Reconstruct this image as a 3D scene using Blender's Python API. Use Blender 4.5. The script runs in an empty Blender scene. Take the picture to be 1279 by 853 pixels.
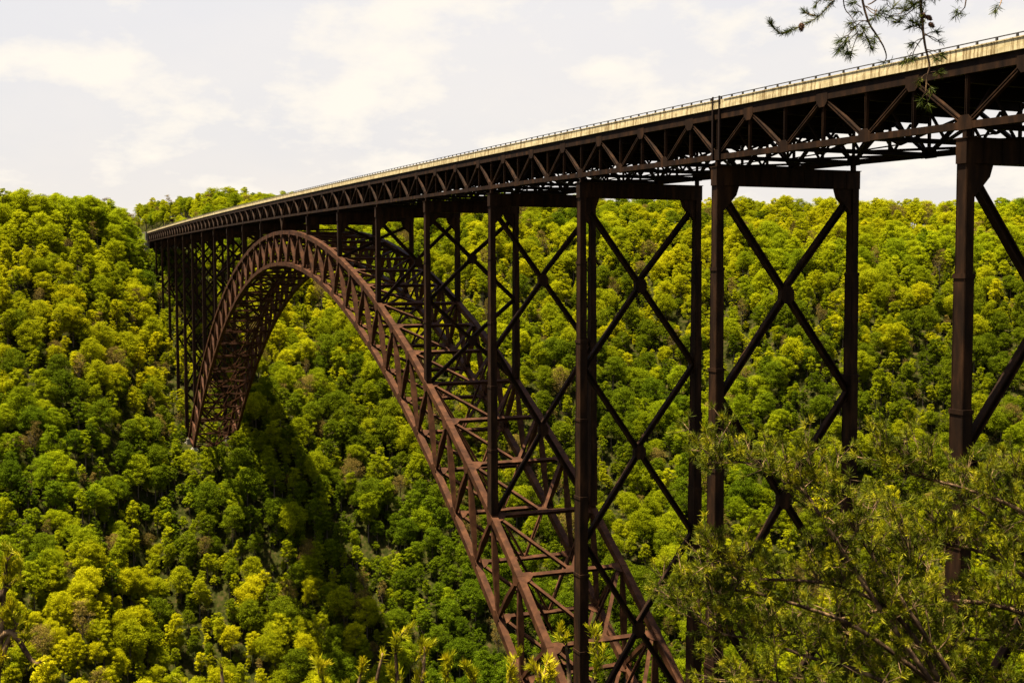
import bpy, math, random
import numpy as np
from mathutils import Vector, Matrix, noise

random.seed(7); RNG = np.random.default_rng(11)
scene = bpy.context.scene
COL = scene.collection
R = math.radians

# ------------------------------------------------------------------ camera
CAM = Vector((-92.27, 81.56, 0.0))
YAW, PITCH, ROLL, FPX = R(22.287), R(3.427), R(0.133), 1486.3     # focal length in pixels of the 1279 px photo
fwd = Vector((math.cos(YAW)*math.cos(PITCH), -math.sin(YAW)*math.cos(PITCH), -math.sin(PITCH)))
rt0 = Vector((-math.sin(YAW), -math.cos(YAW), 0))
up0 = rt0.cross(fwd)
rgt = rt0*math.cos(ROLL) - up0*math.sin(ROLL)
upv = rt0*math.sin(ROLL) + up0*math.cos(ROLL)
cd = bpy.data.cameras.new('camera'); cam = bpy.data.objects.new('camera', cd); COL.objects.link(cam)
cam.matrix_world = Matrix(((rgt.x, upv.x, -fwd.x, CAM.x), (rgt.y, upv.y, -fwd.y, CAM.y), (rgt.z, upv.z, -fwd.z, CAM.z), (0, 0, 0, 1)))
cd.sensor_width = 36; cd.lens = FPX/1279*36; cd.clip_start = 0.1; cd.clip_end = 30000
cd.dof.use_dof = True; cd.dof.focus_distance = 350; cd.dof.aperture_fstop = 14
scene.camera = cam

# ------------------------------------------------------------------ sun, sky, exposure
SUNV = Vector((0.03, 0.25, 1.0)).normalized()        # towards the sun
SUN_EL = math.asin(SUNV.z); SUN_AZ = math.atan2(SUNV.x, SUNV.y)
EXPOSURE = 2.1
w = bpy.data.worlds.new('World'); scene.world = w; w.use_nodes = True
nt = w.node_tree; N = nt.nodes; L = nt.links
for n in list(N): N.remove(n)
out = N.new('ShaderNodeOutputWorld'); bg = N.new('ShaderNodeBackground'); bg.inputs[1].default_value = 0.05
sky = N.new('ShaderNodeTexSky'); sky.sky_type = 'NISHITA'; sky.sun_disc = False
sky.sun_elevation = SUN_EL; sky.sun_rotation = SUN_AZ; sky.air_density = 1.0; sky.dust_density = 3.0; sky.ozone_density = 1.0
tc = N.new('ShaderNodeTexCoord'); sep = N.new('ShaderNodeSeparateXYZ'); L.new(tc.outputs['Generated'], sep.inputs[0])
def wmath(op, a, b=None, c=None):
    m = N.new('ShaderNodeMath'); m.operation = op
    for i, v in enumerate((a, b, c)):
        if v is None: continue
        if isinstance(v, (int, float)): m.inputs[i].default_value = v
        else: L.new(v, m.inputs[i])
    return m.outputs[0]
def wramp(fac, stops):
    r = N.new('ShaderNodeValToRGB'); L.new(fac, r.inputs[0]); e = r.color_ramp.elements
    while len(e) < len(stops): e.new(0.5)
    for i, (p, c) in enumerate(stops): e[i].position = p; e[i].color = (*c, 1) if len(c) == 3 else c
    return r.outputs[0]
def wmix(f, a, b):
    m = N.new('ShaderNodeMix'); m.data_type = 'RGBA'
    if isinstance(f, (int, float)): m.inputs[0].default_value = f
    else: L.new(f, m.inputs[0])
    for s, v in ((6, a), (7, b)):
        if isinstance(v, tuple): m.inputs[s].default_value = (*v, 1)
        else: L.new(v, m.inputs[s])
    return m.outputs[2]
zz = wmath('ADD', sep.outputs[2], 0.32)
cx = wmath('DIVIDE', sep.outputs[0], zz); cy = wmath('DIVIDE', sep.outputs[1], zz)
cmb = N.new('ShaderNodeCombineXYZ'); L.new(cx, cmb.inputs[0]); L.new(cy, cmb.inputs[1])
def wnoise(scale, det, rough, loc):
    mp = N.new('ShaderNodeMapping'); mp.inputs['Location'].default_value = loc; L.new(cmb.outputs[0], mp.inputs[0])
    n = N.new('ShaderNodeTexNoise'); n.inputs['Scale'].default_value = scale; n.inputs['Detail'].default_value = det; n.inputs['Roughness'].default_value = rough
    L.new(mp.outputs[0], n.inputs['Vector']); return n.outputs[0]
CLV = 1/0.05/2**EXPOSURE
big = wnoise(4.0, 12, 0.58, (1.75, 6.2, 0)); cir = wnoise(1.1, 5, 0.6, (9, 2, 1))
cl = wramp(big, [(0.49, (0, 0, 0)), (0.55, (.5,)*3), (0.63, (1, 1, 1))])
veil = wramp(sep.outputs[2], [(0.0, (1, 1, 1)), (0.26, (.97, .97, .97)), (0.35, (0.08,)*3), (1.0, (0.0,)*3)])
veilcol = wramp(sep.outputs[2], [(0.0, (.96, .885, .79)), (0.12, (.905, .875, .845)), (0.30, (.82, .83, .885))])
vs = N.new('ShaderNodeVectorMath'); vs.operation = 'SCALE'; L.new(veilcol, vs.inputs[0]); vs.inputs['Scale'].default_value = CLV
cmod = wramp(cir, [(0.35, (.94, .95, .98)), (0.65, (1.03, 1.01, .99))])
vm = N.new('ShaderNodeVectorMath'); vm.operation = 'MULTIPLY'; L.new(vs.outputs[0], vm.inputs[0]); L.new(cmod, vm.inputs[1])
base = wmix(veil, sky.outputs[0], vm.outputs[0])
clf = wmath('MULTIPLY', cl, wmath('MULTIPLY', veil, 0.9))
final = wmix(clf, base, tuple(c*CLV for c in (1.06, .985, .87)))
L.new(final, bg.inputs[0]); L.new(bg.outputs[0], out.inputs[0])

sd = bpy.data.lights.new('sun', 'SUN'); sd.energy = 5.0; sd.angle = R(0.53); sd.color = (1.0, 0.92, 0.74)
sun = bpy.data.objects.new('sun', sd); COL.objects.link(sun)
sun.rotation_euler = (-SUNV).to_track_quat('-Z', 'Y').to_euler(); sun.location = (0, 0, 400)
vsn = scene.view_settings; vsn.view_transform = 'Standard'; vsn.look = 'None'; vsn.gamma = 1; vsn.use_curve_mapping = False; vsn.exposure = EXPOSURE
scene.render.engine = 'CYCLES'; scene.cycles.max_bounces = 5; scene.cycles.diffuse_bounces = 1; scene.cycles.transparent_max_bounces = 4

# ------------------------------------------------------------------ materials
def mat(name, stops, scale=0.3, rough=0.8, detail=6, mapping=(1, 1, 1), spec=0.07, bump=0, bumpscale=None, metallic=0, rand=0.0, transl=0.0, coords='world', scale2=None, tint=None):
    m = bpy.data.materials.new(name); m.use_nodes = True; t = m.node_tree; n = t.nodes; l = t.links
    b = n['Principled BSDF']; b.inputs['Roughness'].default_value = rough; b.inputs['Metallic'].default_value = metallic
    b.inputs['Specular IOR Level'].default_value = spec
    if coords == 'world': g = n.new('ShaderNodeNewGeometry'); src = g.outputs['Position']
    else: g = n.new('ShaderNodeTexCoord'); src = g.outputs['Object']
    mp = n.new('ShaderNodeMapping'); mp.inputs['Scale'].default_value = mapping; l.new(src, mp.inputs[0])
    nz = n.new('ShaderNodeTexNoise'); nz.inputs['Scale'].default_value = scale; nz.inputs['Detail'].default_value = detail; nz.inputs['Roughness'].default_value = 0.6
    l.new(mp.outputs[0], nz.inputs['Vector'])
    fac = nz.outputs[0]
    if rand:
        oi = n.new('ShaderNodeObjectInfo'); a = n.new('ShaderNodeMath'); a.operation = 'MULTIPLY_ADD'; l.new(oi.outputs['Random'], a.inputs[0]); a.inputs[1].default_value = rand; a.inputs[2].default_value = -rand/2
        b2 = n.new('ShaderNodeMath'); b2.operation = 'ADD'; l.new(a.outputs[0], b2.inputs[0]); l.new(fac, b2.inputs[1]); fac = b2.outputs[0]
    r = n.new('ShaderNodeValToRGB'); l.new(fac, r.inputs[0]); e = r.color_ramp.elements
    while len(e) < len(stops): e.new(0.5)
    for i, (p, c) in enumerate(stops): e[i].position = p; e[i].color = (*c, 1)
    col = r.outputs[0]
    if tint:                                            # slow drift of hue over the hillside
        n2 = n.new('ShaderNodeTexNoise'); n2.inputs['Scale'].default_value = tint[0]; n2.inputs['Detail'].default_value = 3; l.new(src, n2.inputs['Vector'])
        r2 = n.new('ShaderNodeValToRGB'); l.new(n2.outputs[0], r2.inputs[0]); r2.color_ramp.elements[0].position = .35; r2.color_ramp.elements[1].position = .65
        r2.color_ramp.elements[0].color = (*tint[1], 1); r2.color_ramp.elements[1].color = (*tint[2], 1)
        mx = n.new('ShaderNodeMix'); mx.data_type = 'RGBA'; mx.blend_type = 'MULTIPLY'; mx.inputs[0].default_value = 1; l.new(col, mx.inputs[6]); l.new(r2.outputs[0], mx.inputs[7]); col = mx.outputs[2]
    l.new(col, b.inputs['Base Color'])
    if bump:
        nb = n.new('ShaderNodeTexNoise'); nb.inputs['Scale'].default_value = bumpscale or scale*6; nb.inputs['Detail'].default_value = 4; l.new(mp.outputs[0], nb.inputs['Vector'])
        bp = n.new('ShaderNodeBump'); bp.inputs['Strength'].default_value = bump; l.new(nb.outputs[0], bp.inputs['Height']); l.new(bp.outputs[0], b.inputs['Normal'])
    if transl:
        tr = n.new('ShaderNodeBsdfTranslucent'); l.new(col, tr.inputs[0]); ms = n.new('ShaderNodeMixShader'); ms.inputs[0].default_value = transl
        l.new(b.outputs[0], ms.inputs[1]); l.new(tr.outputs[0], ms.inputs[2]); l.new(ms.outputs[0], n['Material Output'].inputs[0])
    return m
steel = mat('weathering_steel', [(.3, (.006, .0026, .0010)), (.5, (.0145, .0062, .0022)), (.72, (.036, .0150, .0054))], scale=0.9, rough=.75, mapping=(1, 1, .25), bump=.25, bumpscale=5)
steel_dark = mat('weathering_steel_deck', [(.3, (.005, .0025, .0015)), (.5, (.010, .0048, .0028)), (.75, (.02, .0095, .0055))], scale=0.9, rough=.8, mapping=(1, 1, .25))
steel_arch = mat('weathering_steel_arch', [(.3, (.018, .0067, .0025)), (.5, (.038, .0143, .0054)), (.72, (.074, .0285, .0112))], scale=0.5, rough=.7, mapping=(1, 1, 1), bump=.2, bumpscale=5)  # same steel as the legs, lighter: the sunlit look is in the colour
asphalt = mat('asphalt', [(.3, (.04, .04, .04)), (.7, (.06, .06, .058))], scale=3, rough=.9)
paintw = mat('road_paint', [(.3, (.7, .7, .68)), (.7, (.8, .8, .78))], scale=3)
painty = mat('road_paint_yellow', [(.3, (.6, .42, .05)), (.7, (.7, .5, .06))], scale=3)
conc = mat('pier_concrete', [(.3, (.16, .14, .10)), (.7, (.27, .24, .18))], scale=.6, rough=.9, bump=.2)
railm = mat('rail_steel', [(.3, (.03, .028, .026)), (.7, (.06, .055, .05))], scale=2, rough=.6)
def parapet_mat():
    m = mat('stained_concrete', [(.30, (.36, .28, .14)), (.55, (.50, .40, .22)), (.8, (.60, .49, .29))], scale=0.8, rough=.9, mapping=(1, 1, 2))
    t = m.node_tree; n = t.nodes; l = t.links; b = n['Principled BSDF']; col = b.inputs['Base Color'].links[0].from_socket
    g = n.new('ShaderNodeNewGeometry'); mp = n.new('ShaderNodeMapping'); mp.inputs['Scale'].default_value = (1.6, .3, .12); l.new(g.outputs['Position'], mp.inputs[0])
    nz = n.new('ShaderNodeTexNoise'); nz.inputs['Scale'].default_value = 1.7; nz.inputs['Detail'].default_value = 5; nz.inputs['Roughness'].default_value = .7; l.new(mp.outputs[0], nz.inputs['Vector'])
    r = n.new('ShaderNodeValToRGB'); l.new(nz.outputs[0], r.inputs[0]); e = r.color_ramp.elements; e[0].position = .42; e[0].color = (.30, .22, .13, 1); e[1].position = .52; e[1].color = (1, 1, 1, 1)
    mx = n.new('ShaderNodeMix'); mx.data_type = 'RGBA'; mx.blend_type = 'MULTIPLY'; mx.inputs[0].default_value = .8; l.new(col, mx.inputs[6]); l.new(r.outputs[0], mx.inputs[7]); l.new(mx.outputs[2], b.inputs['Base Color'])
    return m
parapetm = parapet_mat()
bark = mat('bark', [(.3, (.05, .035, .025)), (.7, (.13, .095, .065))], scale=2, rough=.95, coords='obj')
pinebark = mat('pine_bark', [(.35, (.018, .010, .006)), (.5, (.05, .028, .015)), (.72, (.30, .18, .08))], scale=9, rough=.95)
TINT = (0.009, (.84, .94, .9), (1.14, 1.03, .8))
LEAF = {
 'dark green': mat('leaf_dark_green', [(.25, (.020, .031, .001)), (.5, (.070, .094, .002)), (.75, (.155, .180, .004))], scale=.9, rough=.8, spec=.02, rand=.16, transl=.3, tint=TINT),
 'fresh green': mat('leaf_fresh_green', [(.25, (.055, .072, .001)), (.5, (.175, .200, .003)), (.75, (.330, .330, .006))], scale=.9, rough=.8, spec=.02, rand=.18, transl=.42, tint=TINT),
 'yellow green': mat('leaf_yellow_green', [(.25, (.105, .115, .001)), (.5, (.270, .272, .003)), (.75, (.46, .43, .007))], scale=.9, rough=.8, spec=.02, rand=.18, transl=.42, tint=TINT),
 'brownish budding': mat('leaf_brownish', [(.25, (.045, .032, .008)), (.5, (.120, .082, .016)), (.75, (.24, .16, .03))], scale=.9, rough=.8, spec=.02, rand=.2, transl=.2),
}
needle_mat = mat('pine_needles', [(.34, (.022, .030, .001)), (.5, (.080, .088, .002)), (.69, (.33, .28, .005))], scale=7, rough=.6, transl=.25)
needle_dark = mat('pine_needles_shaded', [(.3, (.012, .020, .001)), (.5, (.035, .045, .002)), (.72, (.10, .095, .006))], scale=7, rough=.6, transl=.15)  # darker copy for the overhead twigs; their shade is put into the colour
needle_lit = mat('pine_needles_sunlit', [(.3, (.07, .085, .001)), (.5, (.24, .22, .003)), (.7, (.52, .40, .008))], scale=9, rough=.5, transl=.3)  # brighter copy of the pine needles, with sunlight put into the colour
cone_mat = mat('pine_cone', [(.3, (.03, .015, .01)), (.7, (.09, .045, .025))], scale=60, rough=.9)
soil = mat('forest_floor', [(.35, (.008, .009, .002)), (.5, (.020, .022, .004)), (.7, (.045, .030, .012))], scale=.5, rough=1, spec=0)
grassm = mat('verge_grass', [(.3, (.14, .18, .02)), (.7, (.24, .26, .03))], scale=.2, rough=1)
waterm = mat('river_water', [(.3, (.03, .05, .03)), (.7, (.05, .07, .04))], scale=.05, rough=.15)

# ------------------------------------------------------------------ helpers
def tag(o, label=None, cat=None, group=None, kind=None):
    if label: o['label'] = label
    if cat: o['category'] = cat
    if group: o['group'] = group
    if kind: o['kind'] = kind
    return o
def empty(name, loc=(0, 0, 0)):
    o = bpy.data.objects.new(name, None); o.empty_display_size = .5; o.location = loc; COL.objects.link(o); return o
def npmesh(name, V, F, mats, mi=None, smooth=False):
    V = np.asarray(V, np.float32).reshape(-1, 3); F = np.asarray(F, np.int32)
    me = bpy.data.meshes.new(name); k = F.shape[1]
    me.vertices.add(len(V)); me.vertices.foreach_set('co', V.ravel())
    me.loops.add(F.size); me.loops.foreach_set('vertex_index', F.ravel())
    me.polygons.add(len(F)); me.polygons.foreach_set('loop_start', np.arange(0, F.size, k, dtype=np.int32))
    me.polygons.foreach_set('loop_total', np.full(len(F), k, np.int32))
    for m in mats: me.materials.append(m)
    if mi is not None: me.polygons.foreach_set('material_index', np.asarray(mi, np.int32))
    if smooth: me.polygons.foreach_set('use_smooth', np.ones(len(F), bool))
    me.update(calc_edges=True); me.validate(); return me
class MB:
    def __init__(s): s.v = []; s.f = []
    def hexa(s, P):                       # 8 corners, 0-3 one end, 4-7 other
        b = len(s.v); s.v += [tuple(p) for p in P]
        s.f += [(b, b+3, b+2, b+1), (b+4, b+5, b+6, b+7), (b, b+1, b+5, b+4), (b+1, b+2, b+6, b+5), (b+2, b+3, b+7, b+6), (b+3, b, b+4, b+7)]
    def box(s, x0, x1, y0, y1, z0, z1):
        s.hexa([(x0, y0, z0), (x1, y0, z0), (x1, y1, z0), (x0, y1, z0), (x0, y0, z1), (x1, y0, z1), (x1, y1, z1), (x0, y1, z1)])
    def beam(s, a, b, wy, wn, ref=(0, 1, 0), wy2=None, wn2=None):   # wy along ref side, wn across
        a = Vector(a); b = Vector(b); d = (b-a).normalized(); r = Vector(ref); r = (r - d*r.dot(d)).normalized(); q = d.cross(r)
        wy2 = wy if wy2 is None else wy2; wn2 = wn if wn2 is None else wn2
        def ring(c, y, n): return [c + r*(sy*y/2) + q*(sn*n/2) for sy, sn in ((-1, -1), (1, -1), (1, 1), (-1, 1))]
        s.hexa(ring(a, wy, wn)+ring(b, wy2, wn2))
    def ibeam(s, a, b, wid, dep, ref=(0, 1, 0), t=.12):            # three plates: web and two flanges; ref = flange direction
        a = Vector(a); b = Vector(b); d = (b-a).normalized(); r = Vector(ref); r = (r - d*r.dot(d)).normalized(); q = d.cross(r)
        o = q*(dep/2 - t/2)
        s.beam(a+o, b+o, wid, t, ref); s.beam(a-o, b-o, wid, t, ref)
        s.beam(a, b, t*.8, dep-2*t, ref)
    def plate(s, pts, n, th):             # convex polygon extruded
        n = Vector(n).normalized()*th/2; b = len(s.v); k = len(pts)
        s.v += [tuple(Vector(p)-n) for p in pts]+[tuple(Vector(p)+n) for p in pts]
        s.f += [tuple(range(b+k-1, b-1, -1)), tuple(range(b+k, b+2*k))]+[(b+i, b+(i+1) % k, b+k+(i+1) % k, b+k+i) for i in range(k)]
    def tube(s, pts, rads, n=6):
        pts = [Vector(p) for p in pts]; base = len(s.v)
        for i, p in enumerate(pts):
            d = (pts[min(i+1, len(pts)-1)]-pts[max(i-1, 0)]).normalized()
            r = d.orthogonal().normalized() if i == 0 else (pr - d*pr.dot(d)).normalized()
            pr = r; q = d.cross(r)
            for j in range(n):
                a = 2*math.pi*j/n; s.v.append(tuple(p+(r*math.cos(a)+q*math.sin(a))*rads[i]))
        for i in range(len(pts)-1):
            for j in range(n):
                a = base+i*n+j; b = base+i*n+(j+1) % n; s.f.append((a, b, b+n, a+n))
        s.f.append(tuple(base+(len(pts)-1)*n+j for j in range(n)))
    def build(s, name, m, parent=None, smooth=False):
        me = bpy.data.meshes.new(name); me.from_pydata([tuple(v) for v in s.v], [], s.f); me.materials.append(m)
        if smooth: me.polygons.foreach_set('use_smooth', np.ones(len(me.polygons), bool))
        me.update(); o = bpy.data.objects.new(name, me); COL.objects.link(o); o.parent = parent; return o

def at(px, py, dist):                      # point on the ground-truth survey line through a photo point, dist metres ahead
    return CAM + (fwd + rgt*((px-639.5)/FPX) + upv*((426.5-py)/FPX))*dist

# ------------------------------------------------------------------ terrain
def sst(a, b, x):
    t = np.clip((x-a)/(b-a), 0, 1); return t*t*(3-2*t)
_g = RNG.random((64, 64))
def vnoise(x, y):
    xi = np.floor(x).astype(int); yi = np.floor(y).astype(int); fx = x-xi; fy = y-yi; fx = fx*fx*(3-2*fx); fy = fy*fy*(3-2*fy)
    g = lambda i, j: _g[i % 64, j % 64]
    return (g(xi, yi)*(1-fx)+g(xi+1, yi)*fx)*(1-fy)+(g(xi, yi+1)*(1-fx)+g(xi+1, yi+1)*fx)*fy - .5
def ground(x, y):
    x = np.asarray(x, float); y = np.asarray(y, float)
    dx = x-CAM.x; dy = y-CAM.y; r = np.hypot(dx, dy); th = np.degrees(np.arctan2(-dy, dx))
    Rr = np.interp(th, [-60, -20, 0, 2.2, 3.4, 5.2, 8, 14, 22, 30, 40, 50, 75], [640, 710, 772, 785, 808, 845, 848, 845, 838, 825, 800, 770, 640])
    s = r-Rr
    nz = vnoise(x/90, y/90)*26+vnoise(x/38+9, y/38)*9
    slope = np.where(s < 0, .62*s, 0)
    slope = np.where(s < -300, slope+.12*(s+300), slope)
    corr = sst(34, 15, np.abs(y+9))*sst(535, 585, x)           # cleared strip under and beyond the bridge
    top = 20+.035*np.clip(s, 0, 700)+sst(5.5, 2.5, th)*5+np.interp(th, [15, 25, 32, 37, 42], [0, -3, -8, -12, -15])+sst(850, 960, r)*sst(-32, -55, y)*18
    zfar = top+slope+nz*(1-corr)*sst(-5, -60, s)+vnoise(x/60, y/60+5)*6*sst(0, 60, s)
    # measured ground under the far approach bents
    line = np.interp(x, [430, 520, 545, 582, 617, 653, 690, 735, 763, 779, 900, 1600], [-170, -107, -95.5, -95, -73, -50, -30, -4, 8, 15.5, 22, 30])
    zfar = zfar*(1-corr)+line*corr
    e = (dx*math.cos(YAW)-dy*math.sin(YAW))
    znear = np.where(e > 0, -1.75-.1*np.clip(e, 0, 2)-.66*np.clip(e-2, 0, None), -1.75+.22*np.clip(-e, 0, 65))
    znear = znear + vnoise(x/20, y/20)*np.clip(e*.05, 0, 6)
    z = np.where(r < 330, znear, zfar)
    z = np.maximum(z, np.where(e > 0, np.maximum(znear, -252), znear))
    near_side = (np.abs(th) > 78)
    z = np.where(near_side, znear*sst(110, 85, np.abs(th)*0+100)*0+znear, z)
    return np.maximum(z, -252)
def build_ground():
    ths = np.radians(np.concatenate([np.linspace(-8, 52, 301), np.linspace(52, 352, 101)[1:-1]]))
    rs = np.concatenate([[0.01], np.geomspace(2, 300, 50), np.linspace(305, 1000, 160), np.geomspace(1020, 14000, 40)])
    T, RR = np.meshgrid(ths, rs); X = CAM.x+RR*np.cos(T); Y = CAM.y-RR*np.sin(T)
    Z = ground(X, Y); V = np.stack([X, Y, Z], -1).reshape(-1, 3); n = len(ths); F = []
    i = np.arange(len(rs)-1)[:, None]*n; j = np.arange(n)[None, :]
    F = np.stack([i+j, i+n+j, i+n+(j+1) % n, i+(j+1) % n], -1).reshape(-1, 4)
    me = npmesh('ground', V, F, [soil], smooth=True); o = bpy.data.objects.new('ground', me); COL.objects.link(o); tag(o, kind='structure')
build_ground()
m = MB(); m.box(150, 420, -700, 500, -251, -250.5)
tag(m.build('river', waterm), kind='structure')

# ------------------------------------------------------------------ the bridge
S = 38.86; K8 = 8*S; TC = K8+3.3
def KX(k):
    if k < 1: return -4.976+(k*42.92)
    if k < 2: return 37.948*(2-k)+2*S*(k-1)
    if k > 14: return 14*S+(k-14)*36.432
    return k*S
def zd(X): return 14.7276+.011129*X-1.3313e-5*(X-K8)**2
def zu(X): t = X-TC; return 12.914-.001454877*t*t-1.97687e-9*t**4+2.27256e-15*t**6
def zl(X): t = X-TC; return 2.3645-.00170286*t*t+1.05e-10*t**4+4.54e-16*t**6
WB = 20.93; YN, YF = 0.0, -WB; DH = 5.046
X0B, X1B = KX(-3)-8, 779.0
bridge = empty('arch_bridge', (K8, -WB/2, 0))
tag(bridge, 'long brown weathering steel deck arch bridge with trussed arch and tall legs spanning the gorge', 'bridge')
BI = Matrix.Translation((-K8, WB/2, 0))
def bp(mb, name, m, parent=None):
    # every part is given in world coordinates; the bridge empty sits mid-span
    if parent is None or parent is bridge:
        o = mb.build(name, m, bridge); o.matrix_parent_inverse = BI
    else: o = mb.build(name, m, parent)
    return o
def runs(fn, x0, x1, step): 
    n = max(1, round((x1-x0)/step)); xs = [x0+(x1-x0)*i/n for i in range(n+1)]; return list(zip(xs[:-1], xs[1:]))
def strip(mb, x0, x1, y0, y1, zb, zt, step=6.5):      # long bar following the deck's grade
    xs = [a for a, b in runs(None, x0, x1, step)]+[x1]; b = len(mb.v)
    for x in xs:
        z = zd(x); mb.v += [(x, y0, z+zb), (x, y1, z+zb), (x, y1, z+zt), (x, y0, z+zt)]
    for i in range(len(xs)-1):
        a = b+4*i
        for j in range(4): mb.f.append((a+j, a+(j+1) % 4, a+4+(j+1) % 4, a+4+j))
    mb.f += [(b, b+3, b+2, b+1), (b+4*(len(xs)-1), b+4*(len(xs)-1)+1, b+4*(len(xs)-1)+2, b+4*(len(xs)-1)+3)]
OV = 0.46
m = MB(); strip(m, X0B, X1B, YF-OV+.02, YN+OV-.02, DH+.98, DH+1.20); deck = bp(m, 'deck_slab', conc)
for y0, y1 in ((YN+OV-.38, YN+OV), (YF-OV, YF-OV+.38)):
    m = MB(); strip(m, X0B, X1B, y0, y1, DH+.93, DH+1.42)
    s_ = 1 if y0 > -5 else -1
    strip(m, X0B, X1B, y0+.05 if s_ > 0 else y0, y1-.04 if s_ > 0 else y1-.01+.04, DH+1.42, DH+2.02)
    if s_ > 0:
        strip(m, X0B, 36.0, y1-.1, y1+.02, DH+1.96, DH+2.06); strip(m, 36.9, X1B, y1-.1, y1+.02, DH+1.96, DH+2.06)
    par = bp(m, 'parapet', parapetm)
    m = MB(); yc = (y0+y1)/2
    strip(m, X0B, X1B, yc-.05, yc+.05, DH+2.36, DH+2.45)
    x = X0B+1
    while x < X1B:
        z = zd(x)+DH; m.box(x-.09, x+.09, yc-.09, yc+.09, z+2.0, z+2.37); x += 2.4
    bp(m, 'railing', railm, par)
m = MB(); strip(m, X0B, X1B, YF-OV+.4, YN+OV-.4, DH+1.204, DH+1.25); road_o = bp(m, 'road_surface', asphalt, deck)
m = MB()
for y in (-2.0, -18.9): strip(m, X0B, X1B, y-.08, y+.08, DH+1.253, DH+1.257)
for y in (-6.0, -14.9):
    x = X0B+2
    while x < X1B-4: strip(m, x, x+3, y-.08, y+.08, DH+1.253, DH+1.257, 3); x += 12
bp(m, 'lane_marking', paintw, road_o)
m = MB(); strip(m, X0B, X1B, -10.4, -10.0, DH+1.25, DH+2.0); bp(m, 'median_barrier', conc, deck)
for i in range(7):
    y = -1.6-i*(WB-3.2)/6; m = MB(); strip(m, X0B, X1B, y-.2, y+.2, DH+.1, DH+.98); bp(m, 'stringer', steel_dark)

for y0, y1 in ((YN-.25, YN+.15), (YF-.15, YF+.25)):
    m = MB(); strip(m, X0B, X1B, y0, y1, DH+.36, DH+.925); bp(m, 'fascia_shade_strip', steel_dark)  # dark strip added to blacken the shaded gap under the deck overhang
# panel points of the deck truss
bents = list(range(-3, 21))
nodes = []
for a, b in zip(bents[:-1], bents[1:]):
    for j in range(3): nodes.append((KX(a)+(KX(b)-KX(a))*j/3, j == 0, a))
nodes.append((KX(20), True, 20)); nodes.append((X1B-.6, False, 99))
npan = len(nodes)-1
visible_from = next(i for i, n_ in enumerate(nodes) if n_[0] > -25)
for side, yy in (('near', YN), ('far', YF)):
    m = MB()
    for (x, b_, k) in nodes:                          # gusset plates at the lower joints
        for dy in (-.30, .30): m.plate([(x-1.0, yy+dy, zd(x)-.42), (x+1.0, yy+dy, zd(x)-.42), (x+.9, yy+dy, zd(x)+.5), (x+.45, yy+dy, zd(x)+.95), (x-.45, yy+dy, zd(x)+.95), (x-.9, yy+dy, zd(x)+.5)], (0, 1, 0), .05)
    strip(m, X0B+.5, X1B, yy-.29, yy+.29, -.34, .34)
    tr = bp(m, 'deck_truss', steel)
    m = MB(); strip(m, X0B+.5, X1B, yy-.29, yy+.29, DH-.33, DH+.33)
    for i in range(npan):
        x = (nodes[i][0]+nodes[i+1][0])/2; z = zd(x)+DH
        for dy in (-.30, .30): m.plate([(x-.45, yy+dy, z-1.1), (x+.45, yy+dy, z-1.1), (x+.95, yy+dy, z-.55), (x+.95, yy+dy, z+.42), (x-.95, yy+dy, z+.42), (x-.95, yy+dy, z-.55)], (0, 1, 0), .05)
    bp(m, 'upper_chord', steel, tr)
    restd = MB(); restv = MB(); cnt = 0
    for i in range(npan):
        xa, xb = nodes[i][0], nodes[i+1][0]; xm = (xa+xb)/2
        pieces = [((xa+.4, yy, zd(xa)+.3), (xm-.3, yy, zd(xm)+DH-.3)), ((xm+.3, yy, zd(xm)+DH-.3), (xb-.4, yy, zd(xb)+.3))]
        ind = side == 'near' and visible_from <= i < visible_from+50
        for a, b in pieces:
            q = MB() if ind else restd
            q.ibeam(a, b, .46, .40)
            if ind: bp(q, 'diagonal', steel, tr)
        for x in (xa, xm):
            q = MB() if ind else restv
            q.ibeam((x, yy, zd(x)+.34), (x, yy, zd(x)+DH-.33), .36, .26, t=.06)
            if ind: bp(q, 'vertical_post', steel, tr)
    tag(bp(restd, 'diagonal', steel, tr), kind='stuff'); tag(bp(restv, 'vertical_post', steel, tr), kind='stuff')

# floor trusses across, at every joint, and lateral bracing
m = MB(); lat = MB()
for i, (x, b_, k) in enumerate(nodes):
    z0 = zd(x); fb = MB()
    fb.ibeam((x, YF+.3, z0+DH-.75), (x, YN-.3, z0+DH-.6), .45, 1.15, ref=(1, 0, 0))
    fb.ibeam((x, YF+.3, z0), (x, YN-.3, z0), .45, .5, ref=(1, 0, 0), t=.07)
    n4 = 4
    for j in range(n4):
        ya = YF+.3+(WB-.6)*j/n4; yb = YF+.3+(WB-.6)*(j+1)/n4; ym = (ya+yb)/2
        fb.beam((x, ya, z0+.2), (x, ym, z0+DH-1.5), .26, .24, ref=(1, 0, 0)); fb.beam((x, ym, z0+DH-1.5), (x, yb, z0+.2), .26, .24, ref=(1, 0, 0))
    bp(fb, 'floor_truss', steel_dark)
    if i < npan:
        x2 = nodes[i+1][0]; z2 = zd(x2); yc = -WB/2
        for (a, b) in (((x, YN-.4, z0), (x2, yc, z2)), ((x, YF+.4, z0), (x2, yc, z2))):
            lat.ibeam(a, b, .28, .30, ref=(0, 0, 1), t=.06)
        xm = (x+x2)/2; zm = zd(xm)
        lat.beam((xm, YF+.3, zm+DH-.75), (xm, YN-.3, zm+DH-.75), .35, 1.35, ref=(1, 0, 0))
        lat.beam((xm, YF+.3, zm+DH-.8), (xm, yc, zm+.3), .3, .3, ref=(1, 0, 0)); lat.beam((xm, YN-.3, zm+DH-.8), (xm, yc, zm+.3), .3, .3, ref=(1, 0, 0))
        lat.beam((xm, yc, zm+.3), (x2, yc, z2+.1), .15, .15)
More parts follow.
